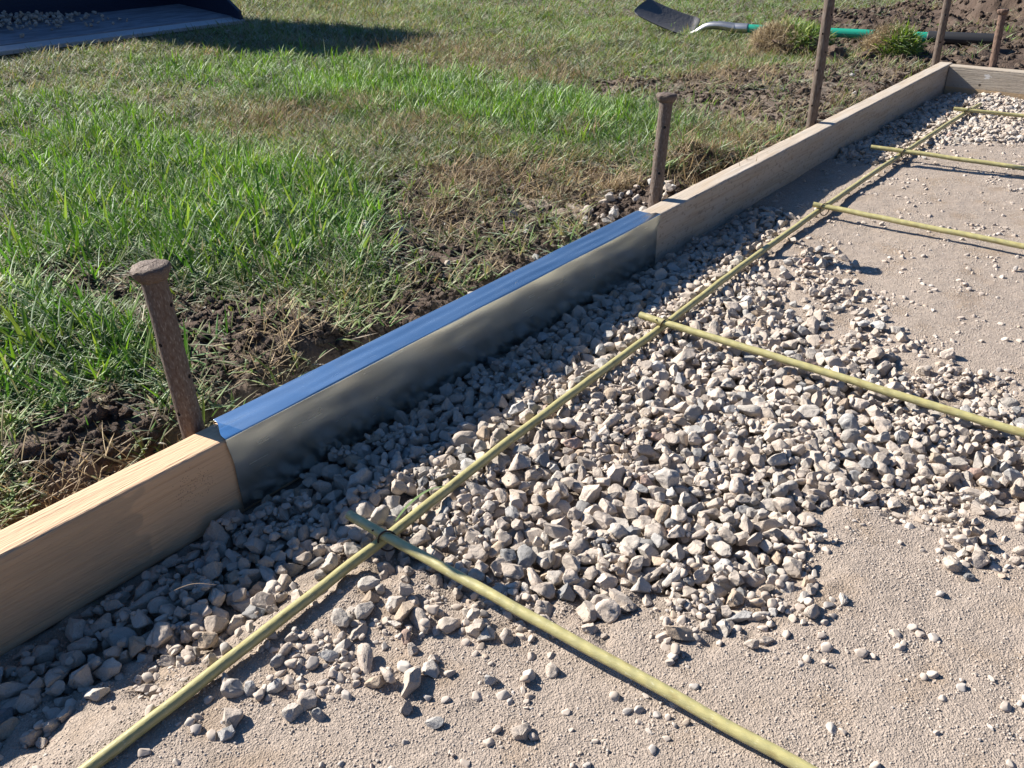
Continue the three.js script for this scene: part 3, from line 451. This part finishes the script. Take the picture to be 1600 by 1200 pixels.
{
  const r = rngOf(31), put = (kind, x, z, s, tilt, c, lift = 0) => { const l = turf[kind][Math.floor(r() * turf[kind].length)]; l.push({ m: pose(x, lawnH(x, z) + lift, z, (r() - 0.5) * tilt, r() * 6.283, (r() - 0.5) * tilt, s, s * (0.85 + 0.3 * r()), s), c }); };
  const scan = (x0, x1, z0, z1, n) => {
    for (let i = 0; i < n; i++) {
      const x = lerp(x0, x1, r()), z = lerp(z0, z1, r());
      if (x > -0.045 && z > ZE - 0.06 || Math.hypot((x + 0.112) / 0.085, (z + 1.02) / 0.16) < 1 || inBucket(x, z) || !inView(x, 0.06, z, 1.28)) continue;
      const nb = nearBucket(x, z), b = bare(x, z), l = lush(x, z) * (1 - nb), md = medium(x, z), st = strawAt(x, z), pat = fbm(x * 5, z * 5, 3), gap = fbm(x * 16 + 3, z * 16, 2), D = camDist(x, 0.06, z), u = r();
      const tone = 0.97 + 0.38 * fbm(x * 2.2, z * 2.2, 2), c = [tone * (1 + 0.25 * Math.max(0, pat)), tone, tone * (1 + 0.25 * r())];
      const big = 1 + 0.12 * Math.max(0, D - 2.5);
      const green = Math.max(l * 0.86, md * 0.68, 0.16 + 0.2 * sstep(0, 0.5, pat)) * (1 - b * 0.93) * (1 - 0.75 * st) * sstep(-0.5, -0.1, gap + 0.15 * l);
      if (u < green) put(D < 2.3 && r() < 0.85 * sstep(2.3, 1.3, D) + 0.1 ? 'coarse' : 'tall', x, z, (0.46 + 0.28 * l) * (0.55 + 0.7 * r()) * Math.min(1.3, big) * (1 - 0.45 * nb), 0.7, c);
      else if (u < green + 0.8 * (1 - b * 0.93)) put('flat', x, z, (0.8 + 0.5 * r()) * big, 0.35, [c[0] * (1.05 - 0.2 * l), c[1] * (1.02 + 0.15 * l), c[2]], 0.001);
      else if (u > 0.95 - (z < -1.5 && z > -2.9 ? 0.24 : 0.06) * b * sstep(-0.3, 0.4, gap)) { const s = (0.7 + 0.6 * r()) * big; put(r() < 0.6 ? 'straw' : 'flat', x, z, s, 0.4, [tone, tone, tone], 0.001); }
      if (r() < st * (0.62 - 0.25 * b)) put('straw', x, z, (0.75 + 0.6 * r()) * big, 0.9, [1.05, 1, 0.95], 0.004 * r());
    }
  };
  scan(-1.6, -0.045, -1.75, 0.4, 17000);
  scan(-4.2, -0.045, -3.4, -0.6, 17000);
  scan(-3.6, -1.6, -0.6, 0.5, 5000);
  scan(-7.5, 0.9, -8.5, -2.6, 26000);
}
const stuffGroup = (name, label, category) => { const g = new THREE.Group(); g.name = name; scene.add(g); return tag(g, label, category, null, 'stuff'); };
for (const [kind, geos, mat, name, label] of [['tall', tallG, bladeMat, 'grass', 'green grass growing in lush patches of the lawn'], ['coarse', coarseG, bladeMat, 'coarse_grass', 'broad bright green blades of coarse grass close to the form'], ['flat', flatG, bladeMat, 'flattened_grass', 'short flattened olive grass matted over the lawn'], ['straw', strawG, strawMat, 'dead_grass', 'dry tan dead grass and roots strewn over the soil']])
  { const p = stuffGroup(name, label, 'grass'); geos.forEach((g, i) => instanced('tuft', g, mat, turf[kind][i], p)); }
console.log('turf', JSON.stringify(Object.fromEntries(Object.entries(turf).map(([k, l]) => [k, l.reduce((s, q) => s + q.length, 0)]))));

// crumbs of soil
const crumbShapes = [1, 2, 3, 4, 5].map(i => stoneGeo(500 + i, 2, 3, 0.34));
const crumbMat = std([1, 1, 1], 0.98, { bumpMap: stoneTexture, bumpScale: 0.004 });
const soilColour = r => mul(mix3(SOIL, DRY, Math.pow(r(), 1.6) * 0.8), 0.75 + 0.5 * r());
{
  const r = rngOf(41), l = crumbShapes.map(() => []);
  for (let i = 0; i < 110000; i++) {
    const far = i % 3 === 0, x = far ? lerp(-1.6, 1.6, r()) : lerp(-1.0, -0.045, r()), z = far ? lerp(-6.2, -2.6, r()) : lerp(-2.9, 0.4, r());
    if (x > -0.045 && z > ZE - 0.05 || !inView(x, 0.06, z, 1.2)) continue;
    const b = bare(x, z); if (r() > 0.04 + (z < -1.5 && z > -2.85 ? 0.4 : 0.95) * b * sstep(-0.5, 0.3, fbm(x * 10, z * 10, 2))) continue;
    const s = (0.0014 + 0.006 * Math.pow(r(), 3.2)) * (far && z < -2.9 ? 1.7 : 1);
    l[i % 5].push({ m: pose(x, lawnH(x, z) + s * 0.25, z, r() * 3, r() * 6, r() * 3, s * 1.25, s, s * 0.95), c: soilColour(r) });
  }
  const p = stuffGroup('loose_soil', 'crumbly brown soil scattered where the turf is gone', 'soil');
  l.forEach((q, i) => instanced('crumb', crumbShapes[i], crumbMat, q, p));
}
// stones that spilled out over the soil
{
  const r = rngOf(45), put = (x, z, s) => { const m = part('stone', stoneShapes[Math.floor(r() * 14)], spillMats[Math.floor(r() * 6)], lawn); m.position.set(x, lawnH(x, z) + s * 0.75, z); m.rotation.set(r() - 0.5, r() * 6, r() - 0.5); m.scale.set(s * 1.15, s * 0.85, s); };
  const spillMats = Array.from({ length: 6 }, () => { const m = stoneMat.clone(); m.color.setRGB(...mul(stoneColour(r), 1.05)); return m; });
  for (let i = 0; i < 46; i++) { const a = r() * 6.28, q = Math.sqrt(r()); put(-0.112 + Math.cos(a) * q * 0.075, -1.02 + Math.sin(a) * q * 0.15, 0.0065 + 0.008 * r() * r()); }
  for (const [x, z, s] of [[-0.262, -0.835, 0.012], [-0.19, -0.79, 0.010], [-0.178, -0.765, 0.007], [-0.072, -0.72, 0.012], [-0.085, -0.755, 0.010], [-0.09, -0.68, 0.008], [-0.35, -0.62, 0.010], [-0.42, -0.60, 0.012], [-0.30, -0.90, 0.007], [-0.075, -0.50, 0.009], [-0.08, -0.44, 0.010], [-0.078, -0.35, 0.007]]) put(x, z, s);
  for (let i = 0; i < 90; i++) put(lerp(-0.5, -0.08, r()), lerp(-1.05, -0.5, r()), 0.0022 + 0.0045 * r() * r());
  for (const [x, z] of [[-0.36, -1.87], [-0.55, -1.8], [-0.3, -2.2], [-0.2, -2.5], [-0.5, -2.4], [-0.12, -2.3]]) put(x, z, 0.008);
}
// clods
function clodGeo(seed, detail = 5, rough = 0.3) { const g = stoneGeo(seed, detail, 2, rough), p = g.attributes.position; for (let i = 0; i < p.count; i++) { const x = p.getX(i), y = p.getY(i), z = p.getZ(i), k = 1 + 0.10 * n3(x * 5 + seed, y * 5, z * 5) + 0.07 * n3(x * 11, y * 11 + seed, z * 11); p.setXYZ(i, x * k, y * k, z * k); } g.computeVertexNormals(); return g; }
const clodMat = std([0.125, 0.086, 0.062], 0.98, { bumpMap: stoneTexture, bumpScale: 0.006 });
const clod = (x, z, s, sy, seed, label) => { const m = shade(new THREE.Mesh(clodGeo(seed), clodMat)); m.name = numbered('soil_clod'); m.position.set(x, lawnH(x, z, false) + s * sy * 0.55, z); m.scale.set(s, s * sy, s * 0.9); m.rotation.y = seed; scene.add(m); tag(m, label, 'soil clod', 'clods of soil'); };
clod(-0.196, 0.045, 0.016, 1.15, 601, 'round brown clod of soil standing in grass by the tan board');
clod(-0.165, 0.135, 0.015, 0.8, 602, 'dark clod of soil at the lip of the trench by the tan board');
clod(-0.395, -2.86, 0.042, 0.75, 603, 'dark clod of soil between the two lumps of sod');
clod(-0.30, -2.93, 0.028, 0.7, 604, 'small clod of soil at the foot of the bushy lump of sod');
clod(-0.235, -2.2, 0.021, 0.6, 605, 'brown clod of soil lying beside the long weathered board');
clod(-0.30, -0.26, 0.012, 0.8, 606, 'little clod of soil on the low hump by the sheet metal');

// lumps of dug-up sod
const sodSpec = { spread: 0.02, len: [0.022, 0.058], wide: [0.0018, 0.0036], lean: [0.3, 1.25], droop: [0.3, 1.8], tint: greenTint };
const sodG = [1, 2, 3].map(i => tuft(700 + i, 14, sodSpec)), sodStraw = [1, 2].map(i => tuft(710 + i, 20, { ...strawSpec, lean: [0.3, 1.3] }));
function sod(label, p, size, seed, bend, count, strawSide) {
  const t = thing('sod_lump', label, 'sod', p, 'lumps of dug sod'), r = rngOf(seed), g = clodGeo(seed, 5, 0.22); g.scale(size[0], size[1], size[2]); part('soil', g, clodMat, t);
  const G = sodG.map(() => []), S = sodStraw.map(() => []), nn = V(0, 1, 0), q = new THREE.Quaternion(), q2 = new THREE.Quaternion();
  for (let i = 0; i < count; i++) {
    const a = r() * 6.283, y = lerp(-0.15, 1, Math.pow(r(), 0.8)), h = Math.sqrt(Math.max(0, 1 - y * y)), v = V(Math.cos(a) * h, y, Math.sin(a) * h), side = v.dot(strawSide), n = V(v.x / size[0], v.y / size[1], v.z / size[2]).normalize().add(V(bend[0], bend[1], bend[2])).normalize();
    q.setFromUnitVectors(nn, n).multiply(q2.setFromAxisAngle(nn, r() * 6.28)); const straw = side > -0.15 + 0.6 * r(), s = 0.8 + 0.5 * r();
    const m = new THREE.Matrix4().compose(V(v.x * size[0] * 0.93, v.y * size[1] * 0.93, v.z * size[2] * 0.93), q, scl.set(s, s, s)), k = 0.85 + 0.4 * r();
    (straw ? S[i % 2] : G[i % 3]).push({ m, c: straw ? [k, k, k] : [k * 1.3, k * 1.05, k] });
  }
  G.forEach((l, i) => instanced('grass', sodG[i], bladeMat, l, t)); S.forEach((l, i) => instanced('dead_grass', sodStraw[i], strawMat, l, t));
}
sod('broad lump of sod with a straw edge lying over the shovel handle', [-0.60, 0.085, -2.96], [0.14, 0.06, 0.085], 721, [-0.1, 0.5, 0.15], 360, V(-0.75, 0.0, 0.65));
sod('bushy green lump of sod with dry roots by the black shovel grip', [-0.262, 0.088, -3.06], [0.082, 0.05, 0.07], 722, [0.9, 0.35, 0.45], 240, V(-0.95, 0.25, 0.1));

// ---------------------------------------------------------------- shovel
{
  const a = V(-0.885, 0.096, -3.195), dir = V(0.915, 0.0, -0.160).normalize();
  const t = thing('shovel', 'steel shovel with green handle and black grip lying behind the sod', 'shovel', [a.x, a.y, a.z]); t.rotation.y = Math.atan2(-dir.z, dir.x);   // local +x runs along the handle
  const steel = std([0.42, 0.41, 0.40], 0.38, { metalness: 0.9, bumpMap: grainTex, bumpScale: 0.0006 }), worn = new THREE.MeshStandardMaterial({ color: lin(0.15, 0.145, 0.145), roughness: 0.5, metalness: 0.5, bumpMap: grainTex, bumpScale: 0.0015 });
  const green = std([0.012, 0.30, 0.20], 0.4), black = std([0.022, 0.022, 0.024], 0.55);
  const cyl = (x0, x1, r0, r1, y0 = 0, y1 = 0) => { const L = x1 - x0, pts = [[0.0001, 0], [r0 * 0.9, 0], [r0, 0.004], [lerp(r0, r1, 0.5), L / 2], [r1, L - 0.004], [r1 * 0.9, L], [0.0001, L]], g = new THREE.LatheGeometry(pts.map(p => new THREE.Vector2(...p)), 20); g.rotateZ(-Math.PI / 2); const p = g.attributes.position; for (let i = 0; i < p.count; i++) p.setY(i, p.getY(i) + lerp(y0, y1, p.getX(i) / L)); g.translate(x0, 0, 0); g.computeVertexNormals(); return g; };
  const fall = 0.004;
  part('handle', cyl(0.0, 0.70, 0.0165, 0.018, 0, fall * 0.75), green, t);
  part('band', cyl(0.285, 0.335, 0.0188, 0.0188, fall * 0.3, fall * 0.36), black, t);
  part('grip', cyl(0.69, 0.94, 0.0225, 0.0235, fall * 0.73, fall), black, t);
  part('ferrule', cyl(-0.055, 0.006, 0.019, 0.0195), std([0.5, 0.49, 0.48], 0.4, { metalness: 0.9 }), t);
  // socket: a steel tube bending down to the blade
  const path = new THREE.CatmullRomCurve3([V(-0.05, 0, 0), V(-0.12, 0.006, 0.0), V(-0.17, 0.0, 0.0), V(-0.215, -0.026, 0.0), V(-0.245, -0.038, 0.0)]), sg = new THREE.TubeGeometry(path, 40, 1, 18), p = sg.attributes.position, c = V(0, 0, 0);
  for (let i = 0; i < p.count; i++) { const s = Math.floor(i / 19) / 40, rad = lerp(0.0185, 0.012, s); path.getPointAt(s, c); p.setXYZ(i, c.x + (p.getX(i) - c.x) * rad, c.y + (p.getY(i) - c.y) * rad, c.z + (p.getZ(i) - c.z) * rad * 1.1); }
  sg.computeVertexNormals(); part('socket', sg, steel, t);
  // blade: dished sheet, square end with rounded corners, tip lifted
  const NU = 36, NV = 24, pos = [], idx = [];
  for (const side of [0, 1]) for (let i = 0; i <= NU; i++) for (let j = 0; j <= NV; j++) {
    const u = i / NU, v = j / NV * 2 - 1, L = 0.275, half = 0.102 * (u < 0.12 ? 0.8 + 0.2 * Math.sin(u / 0.12 * Math.PI / 2) : 1 - 0.05 * u) * (u > 0.86 ? Math.sqrt(Math.max(0.02, 1 - ((u - 0.86) / 0.14 * 0.86) ** 2 * 0.75)) : 1);
    const lat = v * half, along = u * L - 0.018 * sstep(0.85, 1, u) * v * v, dish = 0.30 * lat * lat / 0.1 + 0.035 * u * u - 0.018 * Math.exp(-((v / 0.16) ** 2)) * sstep(0.5, 0, u) * 0 + 0.012 * sstep(0.12, 0.0, u);
    pos.push(-along, dish - side * 0.0022, lat);
  }
  const A = (s, i, j) => s * (NU + 1) * (NV + 1) + i * (NV + 1) + j;
  for (let i = 0; i < NU; i++) for (let j = 0; j < NV; j++) { idx.push(A(0, i, j), A(0, i, j + 1), A(0, i + 1, j), A(0, i + 1, j), A(0, i, j + 1), A(0, i + 1, j + 1), A(1, i, j), A(1, i + 1, j), A(1, i, j + 1), A(1, i + 1, j), A(1, i + 1, j + 1), A(1, i, j + 1)); }
  for (let j = 0; j < NV; j++) for (const i of [0, NU]) idx.push(A(0, i, j), A(1, i, j), A(0, i, j + 1), A(1, i, j), A(1, i, j + 1), A(0, i, j + 1));
  for (let i = 0; i < NU; i++) for (const j of [0, NV]) idx.push(A(0, i, j), A(0, i + 1, j), A(1, i, j), A(1, i, j), A(0, i + 1, j), A(1, i + 1, j));
  const bg = new THREE.BufferGeometry(); bg.setAttribute('position', new THREE.Float32BufferAttribute(pos, 3)); bg.setIndex(idx); bg.setAttribute('uv', new THREE.Float32BufferAttribute(pos.filter((_, i) => i % 3 !== 1).map(v => v * 3), 2)); bg.computeVertexNormals();
  const blade = part('blade', bg, worn, t); blade.position.set(-0.222, -0.036, 0); blade.rotation.set(0.25, 0.12, -0.27);
}

// ---------------------------------------------------------------- loader with its bucket set down on the lawn
{
  const t = thing('compact_loader', 'dark blue loader bucket with worn steel edge resting on the lawn', 'loader', [-2.985, 0.078, -2.24]);
  const paint = std([0.016, 0.022, 0.045], 0.55, { bumpMap: grainTex, bumpScale: 0.001 }), wornT = dataTex(512, 512, (u, v) => { const f = fbm(u * 8, v * 8, 4); let c = mix3([0.30, 0.32, 0.37], [0.18, 0.195, 0.235], sstep(-0.3, 0.4, f)); c = mix3(c, [0.24, 0.2, 0.16], 0.6 * sstep(0.2, 0.6, fbm(u * 20, v * 20, 3))); return c; }, true);
  const wornSteel = std([1, 1, 1], 0.5, { metalness: 0.15, map: wornT, bumpMap: grainTex, bumpScale: 0.001 }), edgeMat = std([0.55, 0.56, 0.58], 0.45, { metalness: 0.4, bumpMap: grainTex, bumpScale: 0.0008 });
  const bucket = new THREE.Group(); bucket.name = 'bucket'; t.add(bucket);
  const wz = 2.0;                                   // runs from z = 0 towards the camera's left
  const slab = (x0, y0, x1, y1, th, z0, z1, nseg = 1) => { const d = Math.hypot(x1 - x0, y1 - y0), g = new THREE.BoxGeometry(d, th, z1 - z0); g.translate(d / 2, 0, 0); g.rotateZ(Math.atan2(y1 - y0, x1 - x0)); g.translate(x0, y0, (z0 + z1) / 2); return g; };
  part('cutting_edge', slab(0.0, 0.006, -0.085, 0.016, 0.014, 0, wz), edgeMat, bucket);
  part('floor_plate', slab(-0.078, 0.022, -0.50, 0.052, 0.010, 0.01, wz - 0.01), wornSteel, bucket);
  const curve = new THREE.Shape(); const bp = []; for (let i = 0; i <= 14; i++) { const a = -Math.PI / 2 - 0.07 - i / 14 * 1.75; bp.push([-0.50 + Math.cos(a) * 0.2 - 0.0 + 0.012, 0.252 + Math.sin(a) * 0.2]); } bp.push([-0.60, 0.46]); void curve;
  part('back_plate', mergeGeometries(bp.slice(1).map((p, i) => slab(bp[i][0], bp[i][1], p[0] + (p[0] - bp[i][0]) * 0.05, p[1] + (p[1] - bp[i][1]) * 0.05, 0.010, 0.012, wz - 0.012))), paint, bucket);
  for (const z of [0, wz - 0.014]) { const s = new THREE.Shape(); s.moveTo(-0.012, 0.003); s.lineTo(-0.02, 0.05); s.lineTo(-0.13, 0.118); s.lineTo(-0.44, 0.44); s.lineTo(-0.61, 0.47); s.lineTo(-0.71, 0.28); s.lineTo(-0.66, 0.1); s.lineTo(-0.5, 0.03); const g = new THREE.ExtrudeGeometry(s, { depth: 0.014, bevelEnabled: true, bevelSize: 0.002, bevelThickness: 0.002, bevelSegments: 1 }); g.translate(0, 0, z); part('side_plate', g, paint, bucket); }
  const body = new THREE.Shape(); body.moveTo(-0.82, 0.2); body.lineTo(-0.78, 1.1); body.lineTo(-0.92, 1.34); body.lineTo(-1.6, 1.3); body.lineTo(-1.9, 0.7); body.lineTo(-1.9, 0.2);
  const bg = new THREE.ExtrudeGeometry(body, { depth: 0.6, bevelEnabled: true, bevelSize: 0.02, bevelThickness: 0.02, bevelSegments: 2 }); bg.translate(0, 0, 0.16); part('body', bg, paint, t);
  for (const z of [-0.05, 0.76]) { const s = new THREE.Shape(); s.absarc(-1.05, 0.17, 0.17, -Math.PI / 2, Math.PI / 2, false); s.absarc(-1.8, 0.17, 0.17, Math.PI / 2, Math.PI * 1.5, false); const g = new THREE.ExtrudeGeometry(s, { depth: 0.18, bevelEnabled: true, bevelSize: 0.01, bevelThickness: 0.01, bevelSegments: 2 }); g.translate(0, 0, z); part('track', g, std([0.02, 0.02, 0.02], 0.9), t); }
  for (const z of [0.06, 0.8]) part('lift_arm', slab(-0.72, 0.25, -1.5, 0.8, 0.09, z, z + 0.06), paint, t);
  // stone left in the bucket
  const r = rngOf(88), l = stoneShapes.map(() => []);
  for (let i = 0; i < 2200; i++) { const z = lerp(0.45, 1.75, r()), along = Math.pow(r(), 0.55), pile = sstep(0.55, 1.05, z), x = -2.985 - lerp(0.14, 0.52, along); if (r() > 0.10 + 0.9 * pile * along * along) continue; const s = 0.006 + 0.007 * r(); l[i % 14].push({ m: pose(x, 0.078 + 0.033 + 0.072 * (along * 0.42) + s * 0.6 + 0.05 * pile * along * r(), -2.24 + z, r() * 3, r() * 6, r() * 3, s * 1.2, s * 0.9, s), c: mul(stoneColour(r), 0.95) }); }
  const p = stuffGroup('bucket_gravel', 'leftover crushed stone heaped on the floor of the loader bucket', 'gravel');
  l.forEach((q, i) => q.length && instanced('crushed_stone', stoneShapes[i], stoneMat, q, p));
}
// a few loose blades dropped among the stones
{
  const drop = (pts, w, tint, label) => { const c = new THREE.CatmullRomCurve3(pts.map(p => V(...p))), A = { p: [], c: [], i: [] }, N = 14; for (let i = 0; i <= N; i++) { const t = i / N, p = c.getPoint(t), d = c.getTangent(t), s = V(-d.z, 0.25, d.x).normalize().multiplyScalar(w * Math.sin(Math.PI * (0.08 + 0.9 * t)) * 0.5); for (const k of [-1, 1]) A.p.push(p.x + s.x * k, p.y + s.y * k, p.z + s.z * k); if (i < N) { const a = i * 2; A.i.push(a, a + 1, a + 2, a + 1, a + 3, a + 2); } } const g = new THREE.BufferGeometry(); g.setAttribute('position', new THREE.Float32BufferAttribute(A.p, 3)); g.setIndex(A.i); g.computeVertexNormals(); const m = shade(new THREE.Mesh(g, new THREE.MeshPhysicalMaterial({ color: lin(...tint), roughness: 0.95, transmission: 0.35, thickness: 0, clearcoat: 0.4, clearcoatRoughness: 0.4, side: THREE.DoubleSide }))); m.name = numbered('grass_blade'); scene.add(m); tag(m, label, 'grass blade'); };
  drop([[0.196, 0.030, -0.055], [0.190, 0.034, -0.085], [0.192, 0.036, -0.115], [0.202, 0.034, -0.135]], 0.0042, [0.11, 0.19, 0.035], 'green grass blade lying on stones against the long rod');
  drop([[0.085, 0.016, 0.145], [0.098, 0.020, 0.12], [0.118, 0.019, 0.105]], 0.0012, [0.2, 0.13, 0.07], 'thin dry stalk on the stones in the shade of the tan board');
}

renderer.render(scene, camera);
